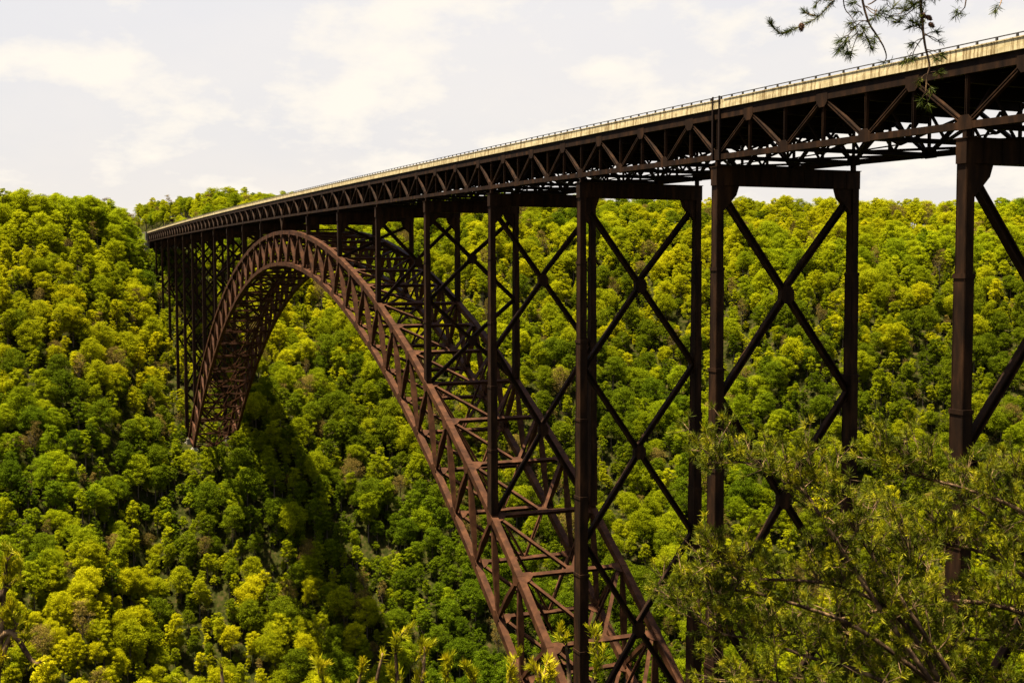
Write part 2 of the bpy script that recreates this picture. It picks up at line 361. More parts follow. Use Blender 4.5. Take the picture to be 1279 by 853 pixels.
bp(lat, 'lateral_bracing', steel_dark)
# expansion joint posts at the first tall bent
m = MB()
for x in (37.0, 38.5): m.box(x-.16, x+.16, YN+.36, YN+.56, zd(x)-.3, zd(x)+DH+.9); m.box(x-.12, x+.12, YN+OV-.03, YN+OV+.09, zd(x)+DH+.9, zd(x)+DH+2.5)
bp(m, 'expansion_joint_post', steel_dark)

# bents: cap beam + two columns + X bracing stages
def stages(h):
    if h < 7: return []
    if h < 30: return [h]
    if h < 45: return [h/2]*2
    if h < 68: return [26, h-26]
    if h < 92: return [26, 28, h-54]
    n = math.ceil((h-54)/30); return [26, 28]+[(h-54)/n]*n
for k in bents:
    if k == 8:
        X = K8; a = MB()
        for yy in (YN, YF):
            a.ibeam((X-2.6, yy, zd(X)-.3), (X, yy, zu(X)+.6), .7, .7); a.ibeam((X+2.6, yy, zd(X)-.3), (X, yy, zu(X)+.6), .7, .7)
        a.ibeam((X, YN, zu(X)+1), (X, YF, zu(X)+1), .6, .6, ref=(1, 0, 0))
        bp(a, 'crown_link', steel); continue
    X = KX(k); ct = zd(X)-1.25; cb = ct-2.3
    onarch = 2 <= k <= 14
    base = {}
    for side, yy in ((0, YN), (1, YF)):
        if onarch: base[side] = zu(X)+.62
        else: base[side] = float(ground(X, yy))-1.0
    if min(base.values()) > cb-1: base = {s_: min(b_, cb-.6) for s_, b_ in base.items()}
    m = MB()
    m.box(X-.68, X+.68, YF-.62, YN+.62, cb, ct)                     # box cap
    m.box(X-.85, X+.85, YF-.7, YN+.7, ct, ct+.09)
    for j in range(9): y = YF+1.5+(WB-3)*j/8; m.box(X-.74, X+.74, y-.05, y+.05, cb+.03, ct-.02)
    if abs(k-8) > 1:
        for sy, yy in ((-1, YN), (1, YF)):                          # corner gussets
            m.plate([(X, yy+sy*.4, cb+.01), (X, yy+sy*2.9, cb+.01), (X, yy+sy*2.5, cb-1.2), (X, yy+sy*.4, cb-3.4)], (1, 0, 0), .9)
    for yy in (YN, YF): m.beam((X, yy, ct+.09), (X, yy, zd(X)-.36), .55, .5)
    bent = bp(m, 'support_bent', steel)
    for side, yy in ((0, YN), (1, YF)):
        m = MB(); h = ct-base[side]-.0
        ntier = max(1, round(h/13)); zt = ct-.01
        for j in range(ntier):
            dtop = h*j/ntier; za = ct-.01-dtop; zb_ = ct-h*(j+1)/ntier
            wx = 1.35+.017*dtop; wy = .95+.008*dtop
            if k > 14 or k < 2 or onarch:
                m.beam((X, yy, za), (X, yy, zb_), wy, wx)
                # flange lips along the corners give the plate edges seen on the legs
                for sx in (-1, 1): m.beam((X+sx*(wx/2-.09), yy, za-.02), (X+sx*(wx/2-.09), yy, zb_+.02), wy+.10, .07)
            if j: m.beam((X, yy, za+.25), (X, yy, za-.2), wy+.16, wx+.12)
        bp(m, 'column', steel, bent)
    z = cb-1.0; hh = z-max(base.values())-.5
    for st in stages(hh+1.0):
        z1 = z-st+.2; ya, yb = YN-.5, YF+.5; yc = -WB/2; zc = (z+z1)/2
        t = .80 if k < 9 else .98
        m = MB(); m.ibeam((X, ya, z), (X, yb, z1), t, t, ref=(1, 0, 0), t=.16); bp(m, 'cross_brace', steel, bent)
        m = MB(); m.ibeam((X, yb, z), (X, yc+.5, zc+.4*(z-zc)/abs(yb-yc)), t*.98, t, ref=(1, 0, 0), t=.16); m.ibeam((X, yc-.5+1.0, zc-.4*(z-zc)/abs(yb-yc)), (X, ya, z1), t*.98, t, ref=(1, 0, 0), t=.16)
        # node plate
        m.plate([(X, yc-1.0, zc-.5), (X, yc-.5, zc-1.15), (X, yc+.5, zc-1.15), (X, yc+1.0, zc-.5), (X, yc+1.0, zc+.5), (X, yc+.5, zc+1.15), (X, yc-.5, zc+1.15), (X, yc-1.0, zc+.5)], (1, 0, 0), t+.06)
        bp(m, 'cross_brace', steel, bent)
        z = z1-.2
    if not onarch:
        for side, yy in ((0, YN), (1, YF)):
            g = base[side]; m = MB(); m.box(X-1.9, X+1.9, yy-1.7, yy+1.7, g-6, g+1.4); bp(m, 'footing', conc, bent)

# the arch ribs
P = S/3
UI = list(range(-20, 21)); LN = [i+.5 for i in range(-20, 20)]
UX = {i: K8+i*P for i in UI}
LXf = lambda n: K8+math.copysign(abs(n)-.3*(abs(n)/15.5)**5, n)*P
LX = {n: LXf(n) for n in LN}
def UP(i, y): return Vector((UX[i], y, zu(UX[i])))
def LP(n, y): return Vector((LX[n], y, zl(LX[n])))
for side, yy in (('near', YN), ('far', YF)):
    m = MB()
    def gus(c, tang, s_):
        n_ = Vector((-tang.z, 0, tang.x)); 
        for dy in (-.66, .66):
            o = Vector((0, dy, 0)); m.plate([c-tang*1.5+n_*.5*s_+o, c-tang*1.3-n_*.9*s_+o, c-tang*.5-n_*1.7*s_+o, c+tang*.5-n_*1.7*s_+o, c+tang*1.3-n_*.9*s_+o, c+tang*1.5+n_*.5*s_+o], (0, 1, 0), .06)
    for i in UI:
        a = UP(max(i-1, -20), yy); b = UP(min(i+1, 20), yy); gus(UP(i, yy), (b-a).normalized(), 1)
    for i in UI[:-1]:
        a, b = UP(i, yy), UP(i+1, yy); m.beam(a, b, 1.30, 1.30)
    for i in UI[1:-1]:                                   # splice bands where the box chord changes direction
        a, b = UP(i-1, yy), UP(i+1, yy); t = (b-a).normalized(); m.beam(UP(i, yy)-t*.5, UP(i, yy)+t*.5, 1.37, 1.36)
    rib = bp(m, 'arch_rib', steel_arch)
    m = MB()
    for n in LN:
        a = LP(max(n-1, -19.5), yy); b = LP(min(n+1, 19.5), yy); gus(LP(n, yy), (b-a).normalized(), -1)
    for n in LN[:-1]:
        a, b = LP(n, yy), LP(n+1, yy); m.beam(a, b, 1.30, 1.30)
    for n in LN[1:-1]:
        a, b = LP(n-1, yy), LP(n+1, yy); t = (b-a).normalized(); m.beam(LP(n, yy)-t*.5, LP(n, yy)+t*.5, 1.37, 1.36)
    bp(m, 'lower_chord', steel_arch, rib)
    rest = MB()
    for i in UI:
        for n in (i-.5, i+.5):
            if n not in LX: continue
            a, b = UP(i, yy), LP(n, yy); d = (b-a).normalized(); a = a+d*1.0; b = b-d*1.0; c = (a+b)/2
            ind = side == 'near'
            q = MB() if ind else rest
            q.beam(a, c, .55, .7, wy2=1.25, wn2=.75); q.beam(c, b, 1.25, .75, wy2=.55, wn2=.7)
            if ind: bp(q, 'web_member', steel_arch, rib)
    if rest.v: tag(bp(rest, 'web_member', steel_arch, rib), kind='stuff')
    # pedestals
    m = MB()
    for c in (UP(-20, yy), UP(20, yy), LP(-19.5, yy), LP(19.5, yy)):
        m.box(c.x-1.7, c.x+1.7, yy-1.6, yy+1.6, c.z-16, c.z-1.1); m.box(c.x-1.2, c.x+1.2, yy-1.2, yy+1.2, c.z-1.1, c.z-.5)
    bp(m, 'pedestal', conc, rib)
def bracing(name, pts, pos, m_):
    def tang(idx):
        return (pos(pts[min(idx+1, len(pts)-1)], 0)-pos(pts[max(idx-1, 0)], 0)).normalized()
    yc = -WB/2; mm = MB(); mids = {}; br = None
    for idx, key in enumerate(pts):
        mm = MB(); mids[key] = mm; c = pos(key, yc); t = tang(idx); n_ = Vector((-t.z, 0, t.x)); sg = 1 if key < 0 else -1
        o = n_*.36; mm.plate([c+o-t*.5+Vector((0, -1.5, 0)), c+o-t*.5+Vector((0, 1.5, 0)), c+o+t*sg*1.1+Vector((0, .75, 0)), c+o+t*sg*1.1+Vector((0, -.75, 0))], n_, .07)
    for idx, key in enumerate(pts):
        t = tang(idx); n_ = Vector((-t.z, 0, t.x)); sg = -1 if key < 0 else 1
        a, b = pos(key, YN-.66), pos(key, YF+.66); q = mids[key]; q.ibeam(a, b, .75, .72, ref=t, t=.14)
        for yy, s_ in ((YN-.6, -1), (YF+.6, 1)):
            c = pos(key, yy)+n_*.36; q.plate([c-t*sg*.6, c+t*sg*1.9, c+t*sg*1.5+Vector((0, s_*1.0, 0)), c+t*sg*.3+Vector((0, s_*2.0, 0)), c-t*sg*.5+Vector((0, s_*1.8, 0))], n_, .07)
        if br is None: br = bp(q, name, m_)
        else: bp(q, 'strut', m_, br)
        if key < 0 and idx > 0: dst = pts[idx-1]
        elif key > 0 and idx+1 < len(pts): dst = pts[idx+1]
        else: continue
        mid = pos(dst, yc)
        for yy in (YN-.7, YF+.7):
            s_ = pos(key, yy); d = (mid-s_).normalized(); q = MB(); q.ibeam(s_+d*.6, mid-d*.5, .6, .55, ref=d.cross(n_), t=.12); bp(q, 'diagonal_strut', m_, br)
    return br
bracing('upper_bracing', UI, UP, steel_arch)
bracing('lower_bracing', LN, LP, steel_arch)
for i in UI:                                             # sway frames between the two ribs
    n = i-.5 if i <= 0 else i+.5
    if n not in LX: n = i+.5 if i <= 0 else i-.5
    lo = LP(n, -WB/2); m = MB()
    for yy in (YN-.7, YF+.7): m.ibeam(UP(i, yy), lo, .45, .45, ref=(1, 0, 0), t=.1)
    bp(m, 'sway_frame', steel_arch)
# abutment at the far end
m = MB(); xa = X1B-1.5; m.box(xa-.5, xa+5, YF-2.5, YN+2.5, 4, zd(xa)-1.0); m.box(X1B+.05, X1B+4.5, YF-1.6, YN+1.6, 4, zd(X1B)+DH+.9)
m.box(X1B+.02, X1B+3.2, YN+.6, YN+1.7, zd(X1B)-2, zd(X1B)+DH+2.0); m.box(X1B+.02, X1B+3.2, YF-1.7, YF-.6, zd(X1B)-2, zd(X1B)+DH+2.0)
bp(m, 'abutment', conc)

# ------------------------------------------------------------------ approach road beyond the far end
zr = zd(X1B)+DH+1.25
m = MB(); m.box(X1B+3, 1500, YF-2, YN+2, zr-8, zr-.3); tag(m.build('road_embankment', grassm), kind='structure')
m = MB(); m.box(X1B+.1, 1500, YF, YN, zr-.29, zr-.002); tag(m.build('road', asphalt), kind='structure')
m = MB()
for i in range(60): m.box(X1B+6+i*10, X1B+6.15+i*10, YN+1.1, YN+1.3, zr-.3, zr+.75)
gr = m.build('guardrail', conc); tag(gr, 'pale steel guardrail along the road beyond the far end of the bridge', 'guardrail')
m = MB(); m.box(X1B+5, X1B+600, YN+1.31, YN+1.39, zr+.4, zr+.72); o = m.build('rail_beam', conc, gr)
def signpost():
    X = KX(16.4); z = zd(X)+DH+2.0; e = empty('road_sign', (X, YN+.3, z)); tag(e, 'small brown road sign on a post standing on the bridge parapet near its far end', 'sign')
    m = MB(); m.box(-.06, .06, -.06, .06, 0, 2.6); m.build('post', railm, e)
    m = MB(); m.box(-.12, -.065, -1.0, 1.0, 1.3, 3.0); m.build('panel', steel, e)
signpost()

# ------------------------------------------------------------------ forest
def crown(seed, w_, h_, lobes, leaf, nleaf, dens=1.0):
    """Leaf faces on a few dozen uneven boughs spread through the crown's volume."""
    r = np.random.default_rng(seed); V = []; cs = []
    lean = r.normal(size=2)*.08*w_
    sect = 1+.22*np.sin(np.arange(12)*r.uniform(1.3, 2.2)+r.random()*6)
    for i in range(lobes):
        th = i*2.39996+r.normal()*.35; zc = -1+2*((i+.5)/lobes)**.8
        prof = (1-max(0, zc)**2.2)**.5 if zc > 0 else 1-.35*zc*zc
        rad = prof*r.uniform(.50, 1.0)*sect[int(th/6.283*12) % 12]
        c = np.array([math.cos(th)*rad*w_/2+lean[0]*zc, math.sin(th)*rad*w_/2+lean[1]*zc, zc*h_/2*.86+r.normal()*.03*h_])
        cs.append((c, w_*r.choice([.055, .08, .11, .15], p=[.32, .32, .24, .12])*1.15))
    cs.append((np.array([0, 0, -h_*.1]), w_*.27)); cs.append((np.array([0, 0, h_*.12]), w_*.22))
    tot = sum(s_**1.7 for _, s_ in cs)
    for c, s_ in cs:
        n = int(nleaf*dens*s_**1.7/tot)
        d = r.normal(size=(n, 3)); d[:, 2] = d[:, 2]*.8+.35; d /= np.linalg.norm(d, axis=1)[:, None]
        rr = s_*(1-.5*r.random(n)**2)*(1+.22*r.normal(size=n).clip(-1.5, 2.2)); p = c+d*rr[:, None]*np.array([1.2, 1.2, .8])
        nn = d*.8+r.normal(size=(n, 3))*.6+np.array([0, 0, .35]); nn /= np.linalg.norm(nn, axis=1)[:, None]
        t = np.cross(nn, r.normal(size=(n, 3))); t /= np.linalg.norm(t, axis=1)[:, None]; b = np.cross(nn, t)
        sz = leaf*r.uniform(.45, 1.25, n)[:, None]
        q = np.stack([p-t*sz*.5, p-b*sz*.4+nn*sz*.1, p+t*sz*.5, p+b*sz*.4+nn*sz*.1], 1); V.append(q.reshape(-1, 3))
    return np.concatenate(V)
def tree_meshes(name, hue, seed, w_, h_, tot, lobes, leaf, nleaf, dens=1.0, limbs=6):
    V = crown(seed, w_, h_, lobes, leaf, nleaf, dens); V[:, 2] += tot-h_/2
    F = np.arange(len(V)).reshape(-1, 4); cm = npmesh('crown', V, F, [LEAF[hue]])
    rr = random.Random(seed); t = MB(); zt = tot-h_*.35
    t.tube([(0, 0, -2), (.1, 0, tot*.3), (.2, .1, zt)], [.42, .3, .12], 6)
    for i in range(limbs):
        a = rr.random()*6.28; zs = tot-h_*rr.uniform(.55, .95); t.tube([(0.1, 0, zs), (math.cos(a)*w_*.2, math.sin(a)*w_*.2, zs+h_*.15), (math.cos(a)*w_*.4, math.sin(a)*w_*.4, zs+h_*.32)], [.17, .11, .05], 4)
    tm = bpy.data.meshes.new('trunk'); tm.from_pydata(t.v, [], t.f); tm.materials.append(bark); tm.update()
    # joined version for the mass of the forest
    tv = np.array(t.v); quads = [f for f in t.f if len(f) == 4]
    V2 = np.concatenate([V, tv]); F2 = np.concatenate([F, np.array(quads)+len(V)]); mi = np.r_[np.zeros(len(F)), np.ones(len(quads))]
    jm = npmesh('forest_tree', V2, F2, [LEAF[hue], bark], mi)
    return cm, tm, jm
SHAPES = [(11.5, 16, 23, 84, .44, 13000), (8.6, 17, 24, 64, .42, 10500), (14, 14, 21, 110, .46, 17000), (6.3, 14, 19, 44, .38, 7000), (5.6, 9, 11, 30, .38, 4800)]
LIB = {}
for hi, hue in enumerate(LEAF):
    for si, (w_, h_, tot, lobes, leaf, nl) in enumerate(SHAPES):
        d_ = .42 if hue == 'brownish budding' else 1.0
        LIB[(hue, si)] = tree_meshes('t', hue, 100*hi+si, w_, h_, tot, lobes, leaf*(.8 if d_ < 1 else 1), nl, d_, 10 if d_ < 1 else 5)
KEYS = list(LIB)

# scatter
pts = []
step = 6.4; 
gx = np.arange(180, 1020, step); gy = np.arange(-720, 330, step)
GX, GY = np.meshgrid(gx, gy); GX = GX+RNG.uniform(-.48, .48, GX.shape)*step; GY = GY+RNG.uniform(-.48, .48, GY.shape)*step
xs, ys = GX.ravel(), GY.ravel()
dx, dy = xs-CAM.x, ys-CAM.y; rr = np.hypot(dx, dy); th = np.degrees(np.arctan2(-dy, dx))
keep = (th > -4.5) & (th < 49) & (rr > 395) & (rr < 985)
xs, ys = xs[keep], ys[keep]
# a few farther rows seen through the gap over the road
ex = RNG.uniform(985, 1500, 900); ey = RNG.uniform(-170, 120, 900); kk = (ey > 16) | (ey < -40); ex, ey = ex[kk], ey[kk]
xs = np.r_[xs, ex]; ys = np.r_[ys, ey]
nmain = len(xs)
ux = RNG.uniform(280, 860, 9500); uy = RNG.uniform(-560, 170, 9500)                # understory saplings and bushes
ud = np.hypot(ux-CAM.x, uy-CAM.y); ut = np.degrees(np.arctan2(-(uy-CAM.y), ux-CAM.x)); kk = (ut > -3) & (ut < 47) & (ud > 395) & (ud < 860); ux, uy = ux[kk], uy[kk]
xs = np.r_[xs, ux]; ys = np.r_[ys, uy]
zs = ground(xs, ys)
bentx = [KX(k) for k in bents]
recs = []
patch = vnoise(xs/55+3, ys/55); patch2 = vnoise(xs/130+30, ys/130+7)
for i in range(len(xs)):
    x, y, z = xs[i], ys[i], zs[i]
    if z < -248: continue
    if x > X1B-4 and YF-8 < y < YN+7: continue
    u = RNG.random()+patch[i]*.5
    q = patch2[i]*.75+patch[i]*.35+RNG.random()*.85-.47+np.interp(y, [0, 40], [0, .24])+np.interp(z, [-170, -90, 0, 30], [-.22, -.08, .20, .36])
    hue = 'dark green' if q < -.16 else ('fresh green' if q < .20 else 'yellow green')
    if RNG.random() < .055+.10*max(0, patch[i]): hue = 'brownish budding'
    si = int(RNG.choice([0, 1, 2, 3, 4], p=[.24, .25, .08, .27, .16])); sc = .46+.62*RNG.random()**1.4
    if i >= nmain: si = 4; sc = RNG.uniform(.35, .85)
    if YF-6 < y < YN+6 and x > 250:
        top = (zl(x) if x < 552 else zd(x)-2)
        hmax = top-z-3
        if x > 535: si = int(RNG.choice([3, 4])); sc = RNG.uniform(.5, .95); hmax = min(hmax, 15)
        if min(abs(x-b_) for b_ in bentx) < 5 and (abs(y-YN) < 6 or abs(y-YF) < 6) and x > 540: continue
        if 535 < x < 585 and (abs(y-YN) < 4.5 or abs(y-YF) < 4.5): continue
        if SHAPES[si][2]*sc > hmax:
            sc = hmax/SHAPES[si][2]
            if sc < .25: continue
    elif 500 < x < 560 and YF-10 < y < YN+20: si = 4; sc = RNG.uniform(.7, 1.1)
    elif YF-10 < y < YN+10 and x > 545: si = 4 if RNG.random() < .5 else 3; sc = RNG.uniform(.6, .95)
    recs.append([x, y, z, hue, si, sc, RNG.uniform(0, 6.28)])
# which trees show largest in the photograph
def project(p):
    d = Vector(p)-CAM; f_ = d.dot(fwd); return 639.5+FPX*d.dot(rgt)/f_, 426.5-FPX*d.dot(upv)/f_, f_
cand = []
for i, (x, y, z, hue, si, sc, rot) in enumerate(recs):
    if i >= 0 and sc*SHAPES[si][0] < 4: continue
    px, py, f_ = project((x, y, z+SHAPES[si][2]*sc-SHAPES[si][1]*sc*.4))
    if -10 < px < 1290 and py < 850 and f_ > 0:
        if px > 850 and py > 600: continue
        if 640 < px < 900 and py > 640: continue
        cand.append((-(SHAPES[si][0]*sc)/f_, i, px, py))
cand.sort(); chosen = {}
for c_ in cand[:300]: chosen[c_[1]] = (c_[2], c_[3])
SHN = {0: 'round', 1: 'tall oval', 2: 'broad spreading', 3: 'slim', 4: 'small'}
def region(px, py):
    if px < 240: return 'on the left hillside' if py < 620 else 'at the lower left foot of the hillside'
    if px < 420: return 'below the far arch foot beside the bridge shadow' if py > 560 else 'beneath the far end of the arch'
    if px < 640: return 'seen under the arch between its two legs'
    return 'on the far slope behind the tall bridge legs'
for i, (px, py) in chosen.items():
    x, y, z, hue, si, sc, rot = recs[i]; cm, tm, jm = LIB[(hue, si)]
    e = empty('broadleaf_tree', (x, y, z)); e.rotation_euler = (0, 0, rot); e.scale = (sc,)*3
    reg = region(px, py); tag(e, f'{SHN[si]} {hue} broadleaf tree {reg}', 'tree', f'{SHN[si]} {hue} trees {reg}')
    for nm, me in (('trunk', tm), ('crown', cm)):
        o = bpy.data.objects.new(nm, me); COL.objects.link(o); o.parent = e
# the rest of the wood as one mass
rest = [r_ for i, r_ in enumerate(recs) if i not in chosen]
lib = bpy.data.collections.new('forest_kinds')
for j, key in enumerate(KEYS):
    o = bpy.data.objects.new('forest_kind_%02d' % j, LIB[key][2]); lib.objects.link(o)
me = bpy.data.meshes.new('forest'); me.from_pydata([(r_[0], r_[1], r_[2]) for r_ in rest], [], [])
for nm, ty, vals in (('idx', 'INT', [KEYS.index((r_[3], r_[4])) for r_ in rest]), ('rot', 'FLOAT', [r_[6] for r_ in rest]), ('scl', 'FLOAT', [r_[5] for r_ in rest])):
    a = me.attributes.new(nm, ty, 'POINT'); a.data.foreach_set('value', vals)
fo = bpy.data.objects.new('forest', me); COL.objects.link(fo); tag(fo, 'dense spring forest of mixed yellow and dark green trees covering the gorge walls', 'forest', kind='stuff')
ng = bpy.data.node_groups.new('forest_nodes', 'GeometryNodeTree')
ng.interface.new_socket('Geometry', in_out='INPUT', socket_type='NodeSocketGeometry'); ng.interface.new_socket('Geometry', in_out='OUTPUT', socket_type='NodeSocketGeometry')
gi = ng.nodes.new('NodeGroupInput'); go = ng.nodes.new('NodeGroupOutput')
ci = ng.nodes.new('GeometryNodeCollectionInfo'); ci.inputs['Collection'].default_value = lib; ci.inputs['Separate Children'].default_value = True; ci.inputs['Reset Children'].default_value = True
ip = ng.nodes.new('GeometryNodeInstanceOnPoints'); ip.inputs['Pick Instance'].default_value = True
def attr(nm, ty):
    n = ng.nodes.new('GeometryNodeInputNamedAttribute'); n.data_type = ty; n.inputs[0].default_value = nm; return n.outputs[0]
cr = ng.nodes.new('ShaderNodeCombineXYZ'); ng.links.new(attr('rot', 'FLOAT'), cr.inputs[2])
cs = ng.nodes.new('ShaderNodeCombineXYZ'); sa = attr('scl', 'FLOAT')
for q in range(3): ng.links.new(sa, cs.inputs[q])
ng.links.new(gi.outputs[0], ip.inputs['Points']); ng.links.new(ci.outputs[0], ip.inputs['Instance']); ng.links.new(attr('idx', 'INT'), ip.inputs['Instance Index'])
er = ng.nodes.new('FunctionNodeEulerToRotation'); ng.links.new(cr.outputs[0], er.inputs[0]); ng.links.new(er.outputs[0], ip.inputs['Rotation'])
ng.links.new(cs.outputs[0], ip.inputs['Scale']); ng.links.new(ip.outputs[0], go.inputs[0])
fo.modifiers.new('forest', 'NODES').node_group = ng
print('forest', len(recs), 'chosen', len(chosen))

# ------------------------------------------------------------------ foreground pines
class Pine:
    """Collects one limb: wood tubes and needle faces."""
    def __init__(s, rng, wd=.0017, mul=1.0): s.wood = MB(); s.nv = []; s.r = rng; s.wd = wd; s.mul = mul
    def tuft(s, p, d, n=26, L_=.06, spread=.9, back=.05, wd=None):
        r = s.r; wd = wd or s.wd; n = int(n*s.mul); d = np.array(d, float); d /= np.linalg.norm(d)+1e-9
        t = r.random(n); base = np.array(p)-d*back*t[:, None]
        v = d*(.55+.35*(1-t[:, None]))+r.normal(size=(n, 3))*spread*.62; v /= np.linalg.norm(v, axis=1)[:, None]
        ln = L_*r.uniform(.65, 1.1, n)[:, None]; tip = base+v*ln
        q = np.cross(v, r.normal(size=(n, 3))); q /= np.linalg.norm(q, axis=1)[:, None]; q *= wd
        mid = base+v*ln*.55+q*r.normal(size=(n, 1))*1.2
        s.nv.append(np.stack([base-q*.6, mid-q, tip-q*.15, tip+q*.15, mid+q, base+q*.6], 1))
    def twig(s, pts, r0, r1, n=5): s.wood.tube(pts, list(np.linspace(r0, r1, len(pts))), n)
    def finish(s, name, parent, nm=None):
        w_ = s.wood.build(name, pinebark, parent, smooth=True)
        if s.nv:
            A = np.concatenate(s.nv); n = len(A); V = A.reshape(-1, 3); b = np.arange(n)[:, None]*6
            F = np.concatenate([b+np.array([[0, 1, 4, 5]]), b+np.array([[1, 2, 3, 4]])])
            o = bpy.data.objects.new('needles', npmesh('needles', V, F, [nm or needle_mat])); COL.objects.link(o); o.parent = w_
        return w_
def bez(pts, n):
    P_ = [np.array(p, float) for p in pts]; out_ = []
    for i in range(len(P_)-1):
        p0 = P_[max(i-1, 0)]; p1 = P_[i]; p2 = P_[i+1]; p3 = P_[min(i+2, len(P_)-1)]
        for t in np.linspace(0, 1, n, endpoint=False):
            out_.append(.5*((2*p1)+(-p0+p2)*t+(2*p0-5*p1+4*p2-p3)*t*t+(-p0+3*p1-3*p2+p3)*t**3))
    out_.append(P_[-1]); return out_
def cone(name, p, parent, L_=.05, d=(0, 0, -1)):
    m = MB(); d = Vector(d).normalized(); r = d.orthogonal().normalized(); q = d.cross(r); p = Vector(p)
    prof = [(0, .25), (.15, .75), (.35, 1), (.6, .85), (.85, .5), (1, .12)]
    m.tube([p+d*(t*L_) for t, _ in prof], [.36*L_*a for _, a in prof], 8)
    for i in range(34):                                # scales
        t = (i+.5)/34; a = i*2.4; rad = .37*L_*np.interp(t, [x for x, _ in prof], [y for _, y in prof])
        c = p+d*(t*L_)+(r*math.cos(a)+q*math.sin(a))*rad; o_ = (r*math.cos(a)+q*math.sin(a))
        s_ = d.cross(o_)*(.09*L_); b = len(m.v); m.v += [tuple(c-s_-d*.05*L_), tuple(c+s_-d*.05*L_), tuple(c+s_*.6+o_*.08*L_+d*.08*L_), tuple(c-s_*.6+o_*.08*L_+d*.08*L_)]; m.f.append((b, b+1, b+2, b+3))
    return m.build(name, cone_mat, parent)
def gz(p): return float(ground(p[0], p[1]))

# overhanging pine, trunk out of frame to the right
def overhead():
    r = np.random.default_rng(5); D = 6.2
    A_ = lambda x, y, d=D: tuple(at(x, y, d))
    base = at(1560, 300, 8.0); g = gz(base)
    T = empty('pine_tree', (base.x, base.y, g)); tag(T, 'tall pine at the right, its needle twigs and cones hanging into the sky', 'tree')
    inv = Matrix.Translation((-base.x, -base.y, -g))
    m = MB(); m.tube([(base.x, base.y, g-1), (base.x+.1, base.y, g+3), (base.x, base.y+.1, 6.5)], [.2, .16, .07], 10); t = m.build('trunk', pinebark, T, True); t.matrix_parent_inverse = inv
    top = Vector((base.x, base.y, 2.9))
    def limb(): return Pine(r, .0017, 1.35)
    def brush(P_, pts, n=9, L_=.045, every=1, wd=.0013, r0=.0035, r1=.0018):
        b = bez(pts, 7); P_.twig(b, r0, r1)
        for i in range(1, len(b), every):
            d = b[i]-b[i-1]; P_.tuft(b[i], d, n, L_, .75, .02, wd)
        P_.tuft(b[-1], b[-1]-b[-2], 22, L_*1.1, .6, .03, wd)
    def tw(P_, pts, n=26, L_=.052, r0=.003, r1=.0015, sp=.9):
        b = bez(pts, 5); P_.twig(b, r0, r1); d = b[-1]-b[-2]; P_.tuft(b[-1], d, n, L_, sp, .03, .0014); P_.tuft(b[-2], d, n//2, L_*.9, sp, .02, .0014)
    # main limbs run above the frame
    P1 = limb(); main = bez([tuple(top), A_(1420, -330, 6.9), A_(1250, -160, 6.4), A_(1120, -90), A_(1080, -55)], 6); P1.twig(main, .03, .009, 7)
    P1.twig(bez([A_(1250, -160, 6.4), A_(1190, -80, 6.2), A_(1155, -42, 6.15)], 5), .014, .006, 6)
    P1.twig(bez([A_(1330, -240, 6.6), A_(1270, -90, 6.3), A_(1256, -30, 6.3)], 5), .010, .003, 6)
    P1.twig(bez([A_(1300, -210, 6.6), A_(1230, -90, 6.3), A_(1211, -35, 6.25)], 5), .010, .003, 6)
    brush(P1, [A_(1080, -55), A_(1060, -22), A_(1041, 2), A_(1022, 21), A_(1003, 32), A_(985, 40)], 10, .040)
    brush(P1, [A_(985, 40), A_(975, 42), A_(966, 34), A_(962, 26)], 9, .032)
    brush(P1, [A_(1041, 2), A_(1026, 0), A_(1018, 8)], 8, .035, 2)
    brush(P1, [A_(1022, 21), A_(1010, 18), A_(1004, 14)], 8, .035, 2)
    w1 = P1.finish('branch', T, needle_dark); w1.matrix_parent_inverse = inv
    cone('cone', A_(1001, 29), w1, .045, -upv)
    P2 = limb()
    P2.twig(bez([A_(1080, -55), A_(1076, -10), A_(1084, 26), A_(1096, 46), A_(1104, 60), A_(1107, 72), A_(1103, 80)], 6), .008, .0022)
    P2.tuft(A_(1103, 79), tuple(-rgt*.8-upv*.2), 16, .045, .7)
    P2.twig(bez([A_(1052, -40), A_(1054, 6), A_(1062, 20), A_(1070, 32)], 5), .004, .0015)
    for (x0, y0, x1, y1) in [(1084, 26, 1066, 36), (1085, 28, 1062, 30), (1088, 34, 1075, 45), (1072, 33, 1056, 52), (1072, 40, 1052, 60), (1062, 52, 1047, 64), (1072, 42, 1062, 70), (1080, 40, 1088, 60), (1080, 40, 1084, 50), (1078, 20, 1068, 16), (1056, 55, 1058, 68), (1070, 32, 1078, 36), (1088, 36, 1092, 52), (1060, 45, 1048, 52), (1076, 10, 1064, 4)]:
        tw(P2, [A_(x0, y0), A_((x0+x1)/2+r.uniform(-3, 3), (y0+y1)/2-3), A_(x1, y1)], 30)
    P2.twig(bez([A_(1155, -42, 6.15), A_(1120, -20), A_(1092, 2), A_(1084, 6)], 5), .006, .003)
    for (x0, y0, x1, y1) in [(1078, 5, 1098, 20), (1082, 8, 1104, 14), (1098, 16, 1112, 22), (1104, 14, 1118, 8), (1112, 20, 1126, 24), (1118, 18, 1132, 10), (1126, 22, 1120, 28), (1140, 8, 1128, 12), (1149, 2, 1136, 2), (1095, 12, 1090, 24), (1108, 6, 1108, -4), (1150, -8, 1142, 6)]:
        tw(P2, [A_(x0, y0), A_((x0+x1)/2, (y0+y1)/2+3), A_(x1, y1)], 26)
    P2.twig(bez([A_(1149, 6), A_(1138, 14), A_(1128, 20), A_(1112, 20), A_(1098, 16)], 4), .0035, .002)
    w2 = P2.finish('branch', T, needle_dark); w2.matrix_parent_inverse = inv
    P3 = limb()
